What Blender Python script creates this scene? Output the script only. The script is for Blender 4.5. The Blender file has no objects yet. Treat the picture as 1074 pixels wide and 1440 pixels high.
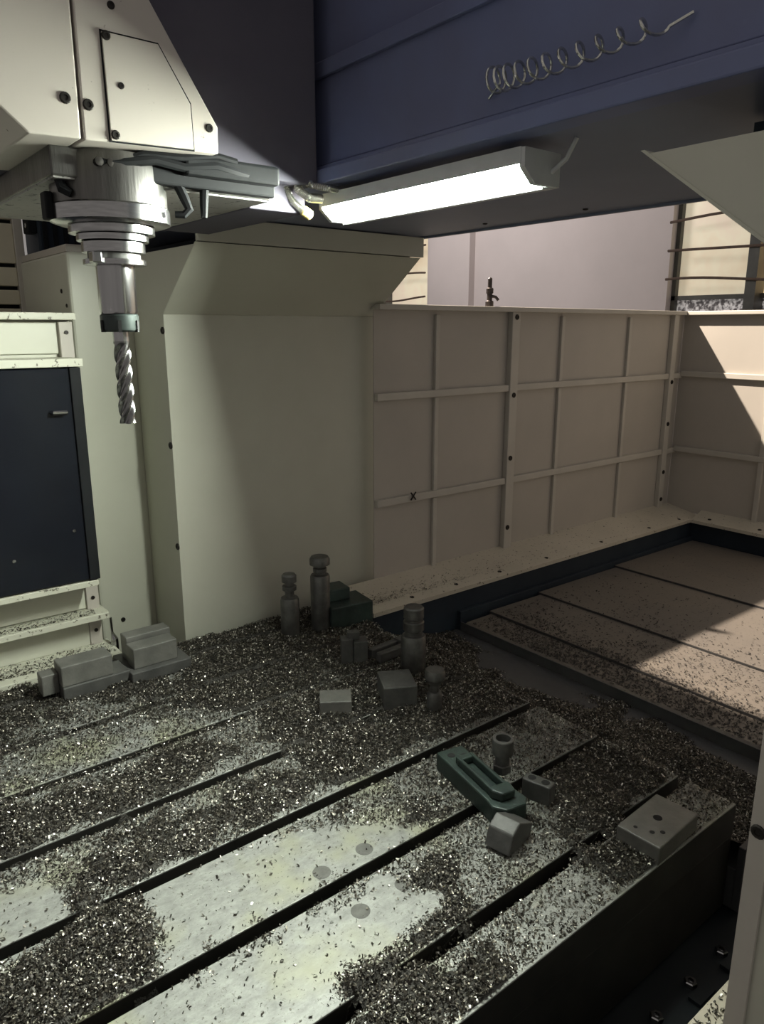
import bpy, bmesh, math, random
import numpy as np
from mathutils import Vector, Matrix

random.seed(7)
RNG = np.random.default_rng(11)
scene = bpy.context.scene
COL = scene.collection

# ------------------------------------------------------------------ camera, world, lights, exposure
# world axes: X along the T-slots of the table, Y across the table, Z up, table top at z = 0 (metres)
AZ = math.radians(51.4); PITCH = math.atan(260/1040)
cam_d = bpy.data.cameras.new('camera'); cam = bpy.data.objects.new('camera', cam_d); COL.objects.link(cam)
cam_d.sensor_fit = 'VERTICAL'; cam_d.sensor_height = 24.0; cam_d.lens = 24.0*1040/1440
cam_d.clip_start = 0.02; cam_d.clip_end = 100
cam.location = (0, 0, 1.0)
fwd = Vector((math.cos(AZ)*math.cos(PITCH), math.sin(AZ)*math.cos(PITCH), -math.sin(PITCH)))
cam.rotation_euler = fwd.to_track_quat('-Z', 'Y').to_euler()
scene.camera = cam

world = bpy.data.worlds.new('workshop_air'); scene.world = world; world.use_nodes = True
bg = world.node_tree.nodes['Background']
bg.inputs['Color'].default_value = (1.0, 0.935, 0.885, 1); bg.inputs['Strength'].default_value = 0.225

# high-bay reflector lamp of the workshop behind the guard: throws the guard's and the beam's shadow on the way cover
hb = bpy.data.lights.new('high_bay_lamp', 'SPOT'); hb.energy = 4400; hb.shadow_soft_size = 0.05; hb.color = (1.0, 0.86, 0.72)
hb.spot_size = math.radians(34); hb.spot_blend = 0.25
hbo = bpy.data.objects.new('high_bay_lamp', hb); COL.objects.link(hbo); hbo.location = (1.28, 4.95, 5.0)
hbo.rotation_euler = (Vector((3.1, 1.0, -0.1))-hbo.location).to_track_quat('-Z', 'Y').to_euler()
# added unseen lamp between guard and wall, only to brighten the wall
wlp = bpy.data.lights.new('added_wall_lamp', 'POINT'); wlp.energy = 80; wlp.shadow_soft_size = 0.3; wlp.color = (1.0, 0.93, 0.90)
wlo = bpy.data.objects.new('added_wall_lamp', wlp); COL.objects.link(wlo); wlo.location = (3.3, 4.6, 2.35)
TUBE_STRENGTH = 520.0

vs = scene.view_settings
vs.view_transform = 'Standard'; vs.look = 'None'; vs.gamma = 1.0; vs.use_curve_mapping = False
vs.exposure = 0.25

# ------------------------------------------------------------------ materials
def nt(name):
    m = bpy.data.materials.new(name); m.use_nodes = True
    n = m.node_tree.nodes; l = m.node_tree.links
    return m, n, l, n['Principled BSDF']

def ramp(n, stops):
    r = n.new('ShaderNodeValToRGB'); e = r.color_ramp.elements
    while len(e) < len(stops): e.new(0.5)
    for i, (p, c) in enumerate(stops):
        e[i].position = p; e[i].color = (*c, 1)
    return r

def noise(n, l, scale, detail=4, rough=0.55, stretch=None):
    tc = n.new('ShaderNodeTexCoord'); mp = n.new('ShaderNodeMapping'); t = n.new('ShaderNodeTexNoise')
    if stretch: mp.inputs['Scale'].default_value = stretch
    l.new(tc.outputs['Object'], mp.inputs['Vector']); l.new(mp.outputs['Vector'], t.inputs['Vector'])
    t.inputs['Scale'].default_value = scale; t.inputs['Detail'].default_value = detail; t.inputs['Roughness'].default_value = rough
    return t

def mat(name, c1, c2=None, scale=6, rough=0.5, metal=0.0, bump=0.0, bscale=120, stretch=None, spread=(0.35, 0.7), coat=0.0):
    m, n, l, b = nt(name)
    c2 = c2 or tuple(x*0.85 for x in c1)
    t = noise(n, l, scale, 5, 0.6, stretch)
    r = ramp(n, [(spread[0], c2), (spread[1], c1)])
    l.new(t.outputs['Fac'], r.inputs['Fac']); l.new(r.outputs['Color'], b.inputs['Base Color'])
    b.inputs['Roughness'].default_value = rough; b.inputs['Metallic'].default_value = metal
    b.inputs['Coat Weight'].default_value = coat
    if bump:
        t2 = noise(n, l, bscale, 3, 0.6, stretch); bp = n.new('ShaderNodeBump')
        bp.inputs['Strength'].default_value = bump; bp.inputs['Distance'].default_value = 0.004
        l.new(t2.outputs['Fac'], bp.inputs['Height']); l.new(bp.outputs['Normal'], b.inputs['Normal'])
    return m

def speckled(name, c1, c2, dirt, dscale=90, damt=0.62, rough=0.5):
    """paint with fine dirt specks over a soft tone change"""
    m, n, l, b = nt(name)
    t = noise(n, l, 3.0, 4); r = ramp(n, [(0.3, c2), (0.7, c1)]); l.new(t.outputs['Fac'], r.inputs['Fac'])
    t2 = noise(n, l, dscale, 3, 0.7); r2 = ramp(n, [(damt, (0, 0, 0)), (damt+0.05, (1, 1, 1))]); l.new(t2.outputs['Fac'], r2.inputs['Fac'])
    mx = n.new('ShaderNodeMix'); mx.data_type = 'RGBA'
    l.new(r2.outputs['Color'], mx.inputs['Factor']); l.new(r.outputs['Color'], mx.inputs['A'])
    mx.inputs['B'].default_value = (*dirt, 1)
    l.new(mx.outputs['Result'], b.inputs['Base Color']); b.inputs['Roughness'].default_value = rough
    return m

def emit(name, col, s):
    m, n, l, b = nt(name)
    b.inputs['Base Color'].default_value = (*col, 1); b.inputs['Emission Color'].default_value = (*col, 1)
    b.inputs['Emission Strength'].default_value = s
    return m

M = {}
M['paint'] = mat('cream_machine_paint', (0.56, 0.56, 0.47), (0.50, 0.50, 0.415), 2.2, 0.42)
M['guard'] = mat('guard_paint', (0.47, 0.435, 0.385), (0.42, 0.39, 0.345), 2.5, 0.5)
M['guard_rib'] = mat('guard_rib_paint', (0.53, 0.50, 0.44), (0.46, 0.435, 0.385), 5, 0.5)
M['sill'] = speckled('guard_sill_paint', (0.60, 0.55, 0.45), (0.50, 0.46, 0.37), (0.08, 0.07, 0.05), 70, 0.63)
M['ledge'] = speckled('cabinet_ledge_paint', (0.56, 0.56, 0.46), (0.50, 0.50, 0.41), (0.10, 0.09, 0.06), 60, 0.6)
M['ram'] = speckled('ram_cover_paint', (0.60, 0.55, 0.49), (0.55, 0.51, 0.45), (0.25, 0.22, 0.19), 45, 0.70)
M['beam'] = mat('dark_blue_grey_beam_paint', (0.19, 0.21, 0.29), (0.16, 0.18, 0.25), 3, 0.5)
M['beam_front'] = mat('beam_front_flare_blue', (0.16, 0.20, 0.38), (0.13, 0.14, 0.23), 1.6, 0.45, 0.0)  # lens-flare blue painted into the colour of the beam front
M['navy'] = mat('dark_navy_paint', (0.028, 0.038, 0.05), (0.018, 0.025, 0.035), 4, 0.55)
M['black'] = mat('black_plastic', (0.012, 0.013, 0.014), (0.007, 0.008, 0.009), 8, 0.7)
M['ram_dark'] = mat('matt_dark_ram_casting', (0.115, 0.108, 0.132), (0.09, 0.085, 0.11), 3, 0.75)
M['gloss'] = mat('glossy_black_panel', (0.010, 0.012, 0.017), (0.007, 0.008, 0.012), 3, 0.16)
M['steel'] = mat('machined_steel', (0.50, 0.50, 0.50), (0.36, 0.36, 0.36), 40, 0.17, 1.0, stretch=(1, 1, 0.05))
M['ring'] = mat('ground_steel_ring', (0.46, 0.46, 0.46), (0.34, 0.34, 0.34), 30, 0.2, 1.0, stretch=(1, 1, 8))
M['cutter'] = mat('carbide_cutter', (0.34, 0.34, 0.33), (0.18, 0.18, 0.18), 50, 0.24, 1.0)
M['dark_nut'] = mat('blackened_collet_nut', (0.06, 0.075, 0.07), (0.04, 0.05, 0.047), 20, 0.4, 0.6)
M['cast'] = mat('brushed_head_casting', (0.19, 0.185, 0.175), (0.10, 0.098, 0.092), 25, 0.36, 0.8, 0.15, 160, (1, 1, 0.12))
M['under'] = speckled('oily_casting_underside', (0.36, 0.35, 0.32), (0.25, 0.245, 0.23), (0.03, 0.03, 0.03), 50, 0.60, 0.45)
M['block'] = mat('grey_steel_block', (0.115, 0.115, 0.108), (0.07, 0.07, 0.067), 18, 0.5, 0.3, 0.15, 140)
M['block_lit'] = mat('lit_steel_block', (0.21, 0.208, 0.188), (0.13, 0.13, 0.118), 14, 0.45, 0.3, 0.15, 140)  # paler copy of the block steel, with light put into its colour
M['green'] = mat('dark_green_oxide_steel', (0.042, 0.066, 0.056), (0.024, 0.036, 0.032), 18, 0.5, 0.3, 0.15, 120)
M['jack'] = mat('dull_jack_steel', (0.16, 0.16, 0.15), (0.09, 0.09, 0.085), 26, 0.4, 0.6)
for k_ in ('black', 'ram_dark', 'navy'): M[k_].node_tree.nodes['Principled BSDF'].inputs['Specular IOR Level'].default_value = 0.2
M['hole'] = mat('painted_hole_shade', (0.012, 0.012, 0.012), (0.006, 0.006, 0.006), 20, 0.8)  # near-black that paints the shade inside holes and slots
M['bed'] = mat('oily_bed_casting', (0.010, 0.016, 0.020), (0.005, 0.009, 0.013), 5, 0.6)
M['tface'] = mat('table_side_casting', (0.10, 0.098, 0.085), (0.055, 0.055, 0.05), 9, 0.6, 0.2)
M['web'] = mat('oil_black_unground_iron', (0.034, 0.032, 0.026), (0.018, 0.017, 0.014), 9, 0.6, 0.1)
M['plug'] = mat('dull_resin_plug', (0.15, 0.15, 0.135), (0.10, 0.10, 0.09), 60, 0.7)
M['cover'] = speckled('way_cover_steel', (0.175, 0.152, 0.125), (0.135, 0.12, 0.105), (0.04, 0.036, 0.032), 85, 0.62, 0.48)
M['band'] = mat('way_cover_edge', (0.07, 0.07, 0.07), (0.045, 0.045, 0.048), 5, 0.5)
M['wall'] = mat('workshop_plaster', (0.62, 0.56, 0.55), (0.55, 0.50, 0.49), 1.2, 0.8)
M['slat'] = mat('cream_slat', (0.62, 0.58, 0.45), (0.55, 0.50, 0.38), 3, 0.6)
M['metal_frame'] = mat('window_frame_paint', (0.10, 0.10, 0.085), (0.06, 0.06, 0.055), 8, 0.5)
M['rust'] = mat('rusty_bar', (0.13, 0.085, 0.06), (0.08, 0.055, 0.045), 30, 0.7)
M['floor'] = mat('workshop_concrete', (0.10, 0.10, 0.10), (0.06, 0.06, 0.06), 3, 0.7)
M['screw'] = mat('dark_screw', (0.035, 0.030, 0.026), (0.02, 0.018, 0.016), 60, 0.5, 0.6)
M['hose'] = mat('blue_coil_hose', (0.05, 0.06, 0.12), (0.035, 0.04, 0.09), 20, 0.08, 0.0, coat=1.0)
M['foil'] = mat('bright_corrugated_conduit', (0.75, 0.75, 0.70), (0.5, 0.5, 0.46), 30, 0.2, 0.9)
M['yellow'] = mat('yellow_connector', (0.62, 0.52, 0.20), (0.5, 0.42, 0.16), 10, 0.4)
M['brass'] = mat('tarnished_fitting', (0.12, 0.10, 0.09), (0.06, 0.05, 0.05), 30, 0.4, 0.7)
M['tube'] = emit('led_diffuser', (0.94, 1.0, 0.89), TUBE_STRENGTH)
M['lamp_body'] = mat('lamp_housing_white', (0.6, 0.62, 0.62), (0.5, 0.52, 0.52), 8, 0.4)

def mat_window_glass():
    m, n, l, b = nt('dirty_daylit_window_glass')
    t = noise(n, l, 2.2, 4); r = ramp(n, [(0.3, (0.62, 0.50, 0.34)), (0.55, (0.78, 0.70, 0.52)), (0.75, (0.72, 0.58, 0.46))])
    l.new(t.outputs['Fac'], r.inputs['Fac']); l.new(r.outputs['Color'], b.inputs['Base Color'])
    l.new(r.outputs['Color'], b.inputs['Emission Color']); b.inputs['Emission Strength'].default_value = 0.42
    b.inputs['Roughness'].default_value = 0.35
    return m
M['glass'] = mat_window_glass(); M['gloss'].node_tree.nodes['Principled BSDF'].inputs['Specular IOR Level'].default_value = 0.3

def mat_frost():
    m, n, l, b = nt('wired_patterned_glass')
    t = noise(n, l, 38, 2); r = ramp(n, [(0.42, (0.10, 0.09, 0.09)), (0.62, (0.75, 0.72, 0.70))])
    l.new(t.outputs['Fac'], r.inputs['Fac']); l.new(r.outputs['Color'], b.inputs['Base Color'])
    l.new(r.outputs['Color'], b.inputs['Emission Color']); b.inputs['Emission Strength'].default_value = 0.25
    b.inputs['Roughness'].default_value = 0.3
    return m
M['frost'] = mat_frost()

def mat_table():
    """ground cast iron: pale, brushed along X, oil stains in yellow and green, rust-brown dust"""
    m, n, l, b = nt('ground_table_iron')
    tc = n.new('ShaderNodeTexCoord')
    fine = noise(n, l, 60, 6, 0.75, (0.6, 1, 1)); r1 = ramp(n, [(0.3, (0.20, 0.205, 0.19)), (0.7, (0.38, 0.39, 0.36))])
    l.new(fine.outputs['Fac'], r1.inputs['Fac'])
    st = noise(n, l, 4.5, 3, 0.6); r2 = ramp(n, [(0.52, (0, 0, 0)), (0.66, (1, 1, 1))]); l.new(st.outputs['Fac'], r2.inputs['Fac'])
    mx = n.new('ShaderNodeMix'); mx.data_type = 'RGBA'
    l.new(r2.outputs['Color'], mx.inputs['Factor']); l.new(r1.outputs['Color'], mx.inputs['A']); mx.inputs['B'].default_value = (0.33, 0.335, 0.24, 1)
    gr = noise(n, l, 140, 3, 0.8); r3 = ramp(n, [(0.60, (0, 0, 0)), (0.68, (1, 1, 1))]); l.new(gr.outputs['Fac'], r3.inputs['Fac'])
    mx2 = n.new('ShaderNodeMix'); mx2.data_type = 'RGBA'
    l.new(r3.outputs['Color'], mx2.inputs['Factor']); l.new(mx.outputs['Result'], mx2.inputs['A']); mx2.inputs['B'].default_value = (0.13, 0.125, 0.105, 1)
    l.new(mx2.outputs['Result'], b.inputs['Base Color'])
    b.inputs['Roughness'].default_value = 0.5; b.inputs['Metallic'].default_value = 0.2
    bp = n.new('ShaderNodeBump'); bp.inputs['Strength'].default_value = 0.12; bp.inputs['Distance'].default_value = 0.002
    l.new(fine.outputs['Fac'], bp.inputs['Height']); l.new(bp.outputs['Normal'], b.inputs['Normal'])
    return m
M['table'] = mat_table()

def mat_chip():
    m, n, l, b = nt('steel_chips')
    g = n.new('ShaderNodeNewGeometry')
    r = ramp(n, [(0.0, (0.025, 0.023, 0.019)), (0.45, (0.07, 0.064, 0.05)), (0.75, (0.17, 0.155, 0.125)), (0.92, (0.36, 0.34, 0.30)), (1.0, (0.80, 0.78, 0.72))])
    l.new(g.outputs['Random Per Island'], r.inputs['Fac']); l.new(r.outputs['Color'], b.inputs['Base Color'])
    b.inputs['Metallic'].default_value = 0.7; b.inputs['Roughness'].default_value = 0.36
    return m
M['chip'] = mat_chip()
M['dull_chip'] = mat('oily_dull_chips', (0.05, 0.043, 0.036), (0.02, 0.018, 0.016), 80, 0.6, 0.2)
M['chip_bed'] = mat('packed_chip_dust', (0.07, 0.065, 0.055), (0.02, 0.019, 0.016), 160, 0.6, 0.4, 1.0, 220)

# ------------------------------------------------------------------ mesh helpers
class MB:
    """collects shapes in world coordinates; build() links them as ONE mesh object"""
    def __init__(s): s.v = []; s.f = []; s.smooth = []
    def add(s, vs_, fs, smooth=False):
        o = len(s.v); s.v += [tuple(p) for p in vs_]
        for f in fs: s.f.append(tuple(i+o for i in f)); s.smooth.append(smooth)
        return s
    def box(s, x0, x1, y0, y1, z0, z1):
        return s.add([(x0,y0,z0),(x1,y0,z0),(x1,y1,z0),(x0,y1,z0),(x0,y0,z1),(x1,y0,z1),(x1,y1,z1),(x0,y1,z1)],
                     [(0,3,2,1),(4,5,6,7),(0,1,5,4),(1,2,6,5),(2,3,7,6),(3,0,4,7)])
    def prism(s, pts, axis, a, b):
        """polygon in the plane across axis ('x': (y,z), 'y': (x,z), 'z': (x,y)) swept from a to b"""
        def P(p, t): return {'x': (t, p[0], p[1]), 'y': (p[0], t, p[1]), 'z': (p[0], p[1], t)}[axis]
        n = len(pts); vs_ = [P(p, a) for p in pts]+[P(p, b) for p in pts]
        fs = [tuple(range(n)), tuple(range(2*n-1, n-1, -1))]+[(i, i+n, (i+1) % n+n, (i+1) % n) for i in range(n)]
        return s.add(vs_, fs)
    def lathe(s, prof, c, seg=32, axis=(0, 0, 1), smooth=True):
        """prof: (radius, height) along axis from point c; closed with caps"""
        A = Vector(axis).normalized(); U = A.orthogonal().normalized(); W = A.cross(U); c = Vector(c)
        vs_ = []; fs = []
        for r, h in prof:
            for k in range(seg):
                t = 2*math.pi*k/seg; vs_.append(c+A*h+(U*math.cos(t)+W*math.sin(t))*r)
        for i in range(len(prof)-1):
            for k in range(seg):
                k2 = (k+1) % seg; fs.append((i*seg+k, i*seg+k2, (i+1)*seg+k2, (i+1)*seg+k))
        s.add(vs_, fs, smooth)
        o = len(s.v)-len(vs_)
        for i, rev in ((0, True), (len(prof)-1, False)):
            if prof[i][0] > 1e-6:
                f = [o+i*seg+k for k in range(seg)]; s.f.append(tuple(f[::-1] if rev else f)); s.smooth.append(False)
        return s
    def tube(s, path, r, seg=8):
        pts = [Vector(p) for p in path]; n = len(pts); vs_ = []; fs = []
        prev = None
        for i, p in enumerate(pts):
            d = (pts[min(i+1, n-1)]-pts[max(i-1, 0)]).normalized()
            if prev is None: U = d.orthogonal().normalized()
            else:
                U = prev-d*prev.dot(d)
                U = U.normalized() if U.length > 1e-6 else d.orthogonal().normalized()
            prev = U; W = d.cross(U); rr = r[i] if isinstance(r, (list, tuple)) else r
            for k in range(seg):
                t = 2*math.pi*k/seg; vs_.append(p+(U*math.cos(t)+W*math.sin(t))*rr)
        for i in range(n-1):
            for k in range(seg):
                k2 = (k+1) % seg; fs.append((i*seg+k, i*seg+k2, (i+1)*seg+k2, (i+1)*seg+k))
        s.add(vs_, fs, True); o = len(s.v)-len(vs_)
        s.f.append(tuple(o+k for k in range(seg))[::-1]); s.smooth.append(False)
        s.f.append(tuple(o+(n-1)*seg+k for k in range(seg))); s.smooth.append(False)
        return s
    def rot(s, cx, cy, deg):
        """turn everything so far about a vertical axis"""
        c, n_ = math.cos(math.radians(deg)), math.sin(math.radians(deg))
        s.v = [(cx+(x-cx)*c-(y-cy)*n_, cy+(x-cx)*n_+(y-cy)*c, z) for x, y, z in s.v]; return s
    def build(s, name, material, parent=None, bevel=0.0, origin=None):
        root = parent
        while root is not None and root.parent is not None: root = root.parent
        o0 = Vector(origin) if origin is not None else (root.location if root is not None else Vector((0, 0, 0)))
        me = bpy.data.meshes.new(name)
        me.from_pydata([(x-o0[0], y-o0[1], z-o0[2]) for x, y, z in s.v], [], s.f)
        bm = bmesh.new(); bm.from_mesh(me); bmesh.ops.recalc_face_normals(bm, faces=bm.faces); bm.to_mesh(me); bm.free()
        if len(me.polygons) == len(s.smooth): me.polygons.foreach_set('use_smooth', s.smooth)
        if any(s.smooth): me.set_sharp_from_angle(angle=math.radians(32))
        me.materials.append(material)
        ob = bpy.data.objects.new(name, me); COL.objects.link(ob)
        if parent is not None: ob.parent = parent
        elif origin is not None: ob.location = o0
        if bevel:
            md = ob.modifiers.new('bevel', 'BEVEL'); md.width = bevel; md.segments = 2; md.limit_method = 'ANGLE'; md.angle_limit = math.radians(40)
        return ob

def tag(o, label=None, cat=None, group=None, kind=None):
    if label: o['label'] = label
    if cat: o['category'] = cat
    if group: o['group'] = group
    if kind: o['kind'] = kind
    return o
def thing(name, label, cat, loc, group=None, kind=None):
    o = bpy.data.objects.new(name, None); COL.objects.link(o); o.location = loc; o.empty_display_size = 0.05
    return tag(o, label, cat, group, kind)
def boxp(name, m, parent, *b, bevel=0.002): return MB().box(*b).build(name, m, parent, bevel)
_screws = {}
def screw(parent, p, axis, r, m=None, name='screw', h=None):
    """domed screw head with a hex recess rim, shared mesh per size and axis"""
    h = h or r*0.32; key = (name, axis, round(r, 4), (m or M['screw']).name)
    if key not in _screws:
        mb = MB().lathe([(r, -h*0.6), (r, h*0.55), (r*0.82, h), (r*0.5, h), (r*0.45, h*0.45), (0.0001, h*0.45)], (0, 0, 0), 12, axis)
        me = bpy.data.meshes.new(name); me.from_pydata(mb.v, [], mb.f)
        bm = bmesh.new(); bm.from_mesh(me); bmesh.ops.recalc_face_normals(bm, faces=bm.faces); bm.to_mesh(me); bm.free()
        me.materials.append(m or M['screw']); _screws[key] = me
    o = bpy.data.objects.new(name, _screws[key]); COL.objects.link(o); o.parent = parent
    root = parent
    while root.parent is not None: root = root.parent
    o.location = Vector(p)-root.location
    return o

# ------------------------------------------------------------------ the setting: workshop floor, wall, windows
f = MB().box(-3, 5.3, -3, 9.2, -0.85, -0.75).build('floor', M['floor']); tag(f, 'dark concrete workshop floor under the machine', kind='structure')
WX = 5.0
wl = bpy.data.objects.new('wall_back', None); COL.objects.link(wl); wl.location = (WX, 4, -0.75); tag(wl, 'pinkish plaster workshop wall behind the guard', kind='structure')
W1 = (1.30, 3.02, 1.10, 2.45)      # y0 y1 z0 z1 of the barred window
W2 = (5.56, 7.0, 1.02, 2.45)
for nm, b in (('plaster', (WX, WX+.2, 3.02, 5.56, -0.75, 4.2)), ('plaster', (WX, WX+.2, -2, 1.30, -0.75, 4.2)), ('plaster', (WX, WX+.2, 7.0, 9.2, -0.75, 4.2)),
              ('plaster', (WX, WX+.2, 1.30, 3.02, -0.75, 1.10)), ('plaster', (WX, WX+.2, 1.30, 3.02, 2.45, 4.2)),
              ('plaster', (WX, WX+.2, 5.56, 7.0, -0.75, 1.02)), ('plaster', (WX, WX+.2, 5.56, 7.0, 2.45, 4.2)),
              ('pilaster', (WX-.07, WX, 4.93, 5.46, -0.75, 4.2))):
    MB().box(*b).build(nm, M['wall'], wl)
def wavy(y0, y1, z, amp, ph, n=18):
    return [(WX-0.03, y0+(y1-y0)*i/n, z+amp*math.sin(ph+7.5*i/n)+0.012*i/n) for i in range(n+1)]
def window(name, W, bars, mull, label):
    y0, y1, z0, z1 = W
    w = bpy.data.objects.new(name, None); COL.objects.link(w); w.location = (WX, y0, z0); tag(w, label, kind='structure')
    for k, (a, b) in enumerate(zip([y0]+mull, mull+[y1])):
        MB().box(WX+.10, WX+.105, a, b, z0+.09, z1).build('pane', M['glass'], w)
        MB().box(WX+.10, WX+.105, a, b, z0, z0+.09).build('patterned_pane', M['frost'], w)
    fr = MB().box(WX+.06, WX+.12, y0, y0+.03, z0, z1); fr.box(WX+.06, WX+.12, y1-.03, y1, z0, z1); fr.box(WX+.06, WX+.12, y0, y1, z0+.085, z0+.115)
    fr.build('window_frame', M['metal_frame'], w)
    for a in mull: MB().box(WX-.02, WX+.13, a-.035, a+.035, z0, z1).build('mullion', M['metal_frame'], w)
    for z, amp, ph in bars:
        MB().tube(wavy(y0, y1, z, amp, ph), 0.009, 6).build('security_bar', M['rust'], w)
    return w
window('window_1', W1, [(1.30, .018, 1.0), (1.50, .004, 0.4), (1.70, .020, 2.4), (1.92, .012, .2), (2.14, .016, 1.4)], [2.42, 1.85], 'daylit window with wavy rusty security bars at the right')
window('window_2', W2, [(1.27, .02, 2.0), (1.50, .012, .6), (1.74, .02, 1.8), (1.98, .01, .2)], [6.25], 'narrow strip of barred window beside the gantry column')

# ------------------------------------------------------------------ machine bed and pit
bed = thing('machine_bed', 'dark oily machine bed in the pit below the table edge', 'machine bed', (1.0, 1.0, -0.75))
boxp('bed_casting', M['bed'], bed, -0.6, 3.66, 0.66, 1.90, -0.75, -0.262)
boxp('bed_ledge', M['bed'], bed, -0.6, 3.66, 0.47, 0.66, -0.75, -0.27)
boxp('pit_floor', M['bed'], bed, -0.6, 3.66, 0.10, 0.47, -0.75, -0.55)
for k in range(12):
    x = 0.62+0.1215*k
    MB().lathe([(.013, 0), (.013, .010), (.011, .012), (.006, .012), (.005, .005), (.0001, .005)], (x, .555, -.27), 6, smooth=False).build('bed_bolt', M['steel'], bed)
    MB().box(x-.035, x+.022, .515, .540, -.27, -.262).build('wiper_strip', M['bed'], bed)

# ------------------------------------------------------------------ milling table with T-slots
TX0, TX1 = -0.5, 1.47
SLOTS = [0.735, 0.955, 1.175, 1.395, 1.615, 1.82, 2.03]
SW = 0.0145
tab = thing('milling_table', 'grey cast iron milling table with long parallel T-slots, strewn with chips', 'machine table', (0.5, 1.35, -0.262))
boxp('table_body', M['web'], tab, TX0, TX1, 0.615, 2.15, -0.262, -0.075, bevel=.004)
edges = [0.615]+[e for s_ in SLOTS for e in (s_-SW, s_+SW)]+[2.15]
for i in range(0, len(edges), 2):
    a, b = edges[i], edges[i+1]
    ua = a+(.014 if i > 0 else 0); ub = b-(.014 if i < len(edges)-2 else 0)
    # T-shaped undercut: the land overhangs the wider groove at its foot
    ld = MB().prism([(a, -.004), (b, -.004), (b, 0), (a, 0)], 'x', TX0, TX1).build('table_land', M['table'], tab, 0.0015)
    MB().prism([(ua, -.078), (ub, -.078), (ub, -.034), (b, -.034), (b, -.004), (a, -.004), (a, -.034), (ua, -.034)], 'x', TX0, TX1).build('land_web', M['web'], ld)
for x, y in ((.654, 1.002), (.756, 1.003), (.654, .880), (.756, .882)):
    MB().lathe([(.0175, -.01), (.0175, .0003), (.0165, .0006), (.0001, .0006)], (x, y, 0), 28).build('hole_plug', M['plug'], tab)

# chip tray at the end of the table
tray = thing('chip_tray', 'dark chip tray full of swarf across the end of the table', 'tray', (1.7, 1.3, -0.262))
boxp('tray_floor', M['band'], tray, 1.475, 1.935, 0.60, 1.95, -0.262, -0.16)
boxp('tray_side', M['band'], tray, 1.475, 1.935, 0.585, 0.60, -0.262, -0.10)

# telescopic way cover beyond the table
wc = thing('way_cover', 'stepped sheet steel telescopic way cover beyond the table, half in light', 'way cover', (2.8, 1.2, -0.262))
ZC = -0.11
for x0, x1, z, y1 in ((1.94, 2.10, ZC-.010, 1.905), (2.085, 2.42, ZC, 1.915), (2.40, 2.98, ZC+.005, 1.925), (2.96, 3.66, ZC+.010, 1.930)):
    MB().prism([(x0, z), (x1, z-.004), (x1, z-.012), (x0+.004, z-.009), (x0+.004, z-.045), (x0, z-.045)] if x0 > 1.95 else
               [(x0, z-.12), (x0, z-.004), (x0+.008, z), (x1, z), (x1, z-.01), (x0+.01, z-.01), (x0+.01, z-.12)], 'y', 0.62, y1).build('cover_plate', M['cover'], wc)
    if x0 > 1.95: MB().box(x0-.0015, x0, .62, y1, z-.045, z-.0015).build('plate_wiper', M['band'], wc)
MB().box(1.936, 1.9405, 0.60, 1.93, -.26, ZC-.014).build('cover_front_edge', M['band'], wc)
MB().box(1.95, 3.66, 0.64, 1.90, -.262, -.18).build('cover_carriage', M['bed'], wc)

# dark base wall under the guard
gb = thing('guard_base', 'dark blue painted base wall below the cream sheet guard', 'machine base', (2.6, 1.97, -0.75))
boxp('base_wall', M['navy'], gb, 1.50, 3.80, 1.955, 2.14, -0.75, -0.004)
boxp('base_return', M['navy'], gb, 3.67, 3.80, -0.3, 1.955, -0.75, -0.004)
boxp('base_foot', M['navy'], gb, 1.94, 3.67, 1.935, 1.955, -0.75, -0.085)

# ------------------------------------------------------------------ sheet-metal splash guard
GY, GX, GT = 2.15, 3.75, 1.072
sg = thing('splash_guard', 'cream sheet metal splash guard with ribbed panels around the table end', 'machine guard', (2.7, 2.15, 0.0))
vx = [1.678, 1.98, 2.41, 2.735, 3.25, 3.64, 3.75]; hz = [0.02, 0.35, 0.75, GT-.01]
for i in range(len(vx)-1):
    for j in range(3):
        MB().box(vx[i], vx[i+1]-.001, GY, GY+.004, hz[j], hz[j+1]-.001).build('sheet_panel', M['guard'], sg)
for x, w in ((1.98, .010), (2.735, .010), (3.25, .010)):
    for j in range(3): MB().box(x-w, x+w, GY-.014, GY, hz[j]+(.012 if j else .01), hz[j+1]-.016).build('rib', M['guard_rib'], sg, .002)
for x, w in ((2.41, .024), (3.64, .022)): MB().box(x-w, x+w, GY-.026, GY, .02, GT-.01).build('post', M['guard_rib'], sg, .003)
for z in (0.35, 0.75):
    for a, b in ((1.68, 2.386), (2.434, 3.618), (3.662, 3.75)): MB().box(a, b, GY-.020, GY, z-.014, z+.014).build('rail', M['guard_rib'], sg, .003)
MB().prism([(GY-.035, GT-.012), (GY+.03, GT-.012), (GY+.03, GT+.008), (GY-.035, GT+.008)], 'x', 1.678, GX).build('top_rail', M['guard_rib'], sg, .003)
MB().prism([(GX-.035, GT-.012), (GX+.03, GT-.012), (GX+.03, GT+.008), (GX-.035, GT+.008)], 'y', -0.3, GY+.03).build('top_rail', M['guard_rib'], sg, .003)
ry = [2.15, 1.66, 1.1, 0.6, -0.3]
for i in range(4):
    for j in range(3): MB().box(GX, GX+.004, ry[i+1]+.001, ry[i], hz[j], hz[j+1]-.001).build('sheet_panel', M['guard'], sg)
for y in (1.66, 1.1, 0.6): MB().box(GX-.018, GX, y-.012, y+.012, .02, GT-.01).build('rib', M['guard_rib'], sg, .002)
for z in (0.36, 0.76): MB().box(GX-.020, GX, -.3, 2.13, z-.014, z+.014).build('rail', M['guard_rib'], sg, .003)
sill = MB().prism([(1.945, -.006), (1.945, .010), (1.96, .014), (2.15, .050), (2.15, -.006)], 'x', 1.515, GX).build('sill', M['sill'], sg)
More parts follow.
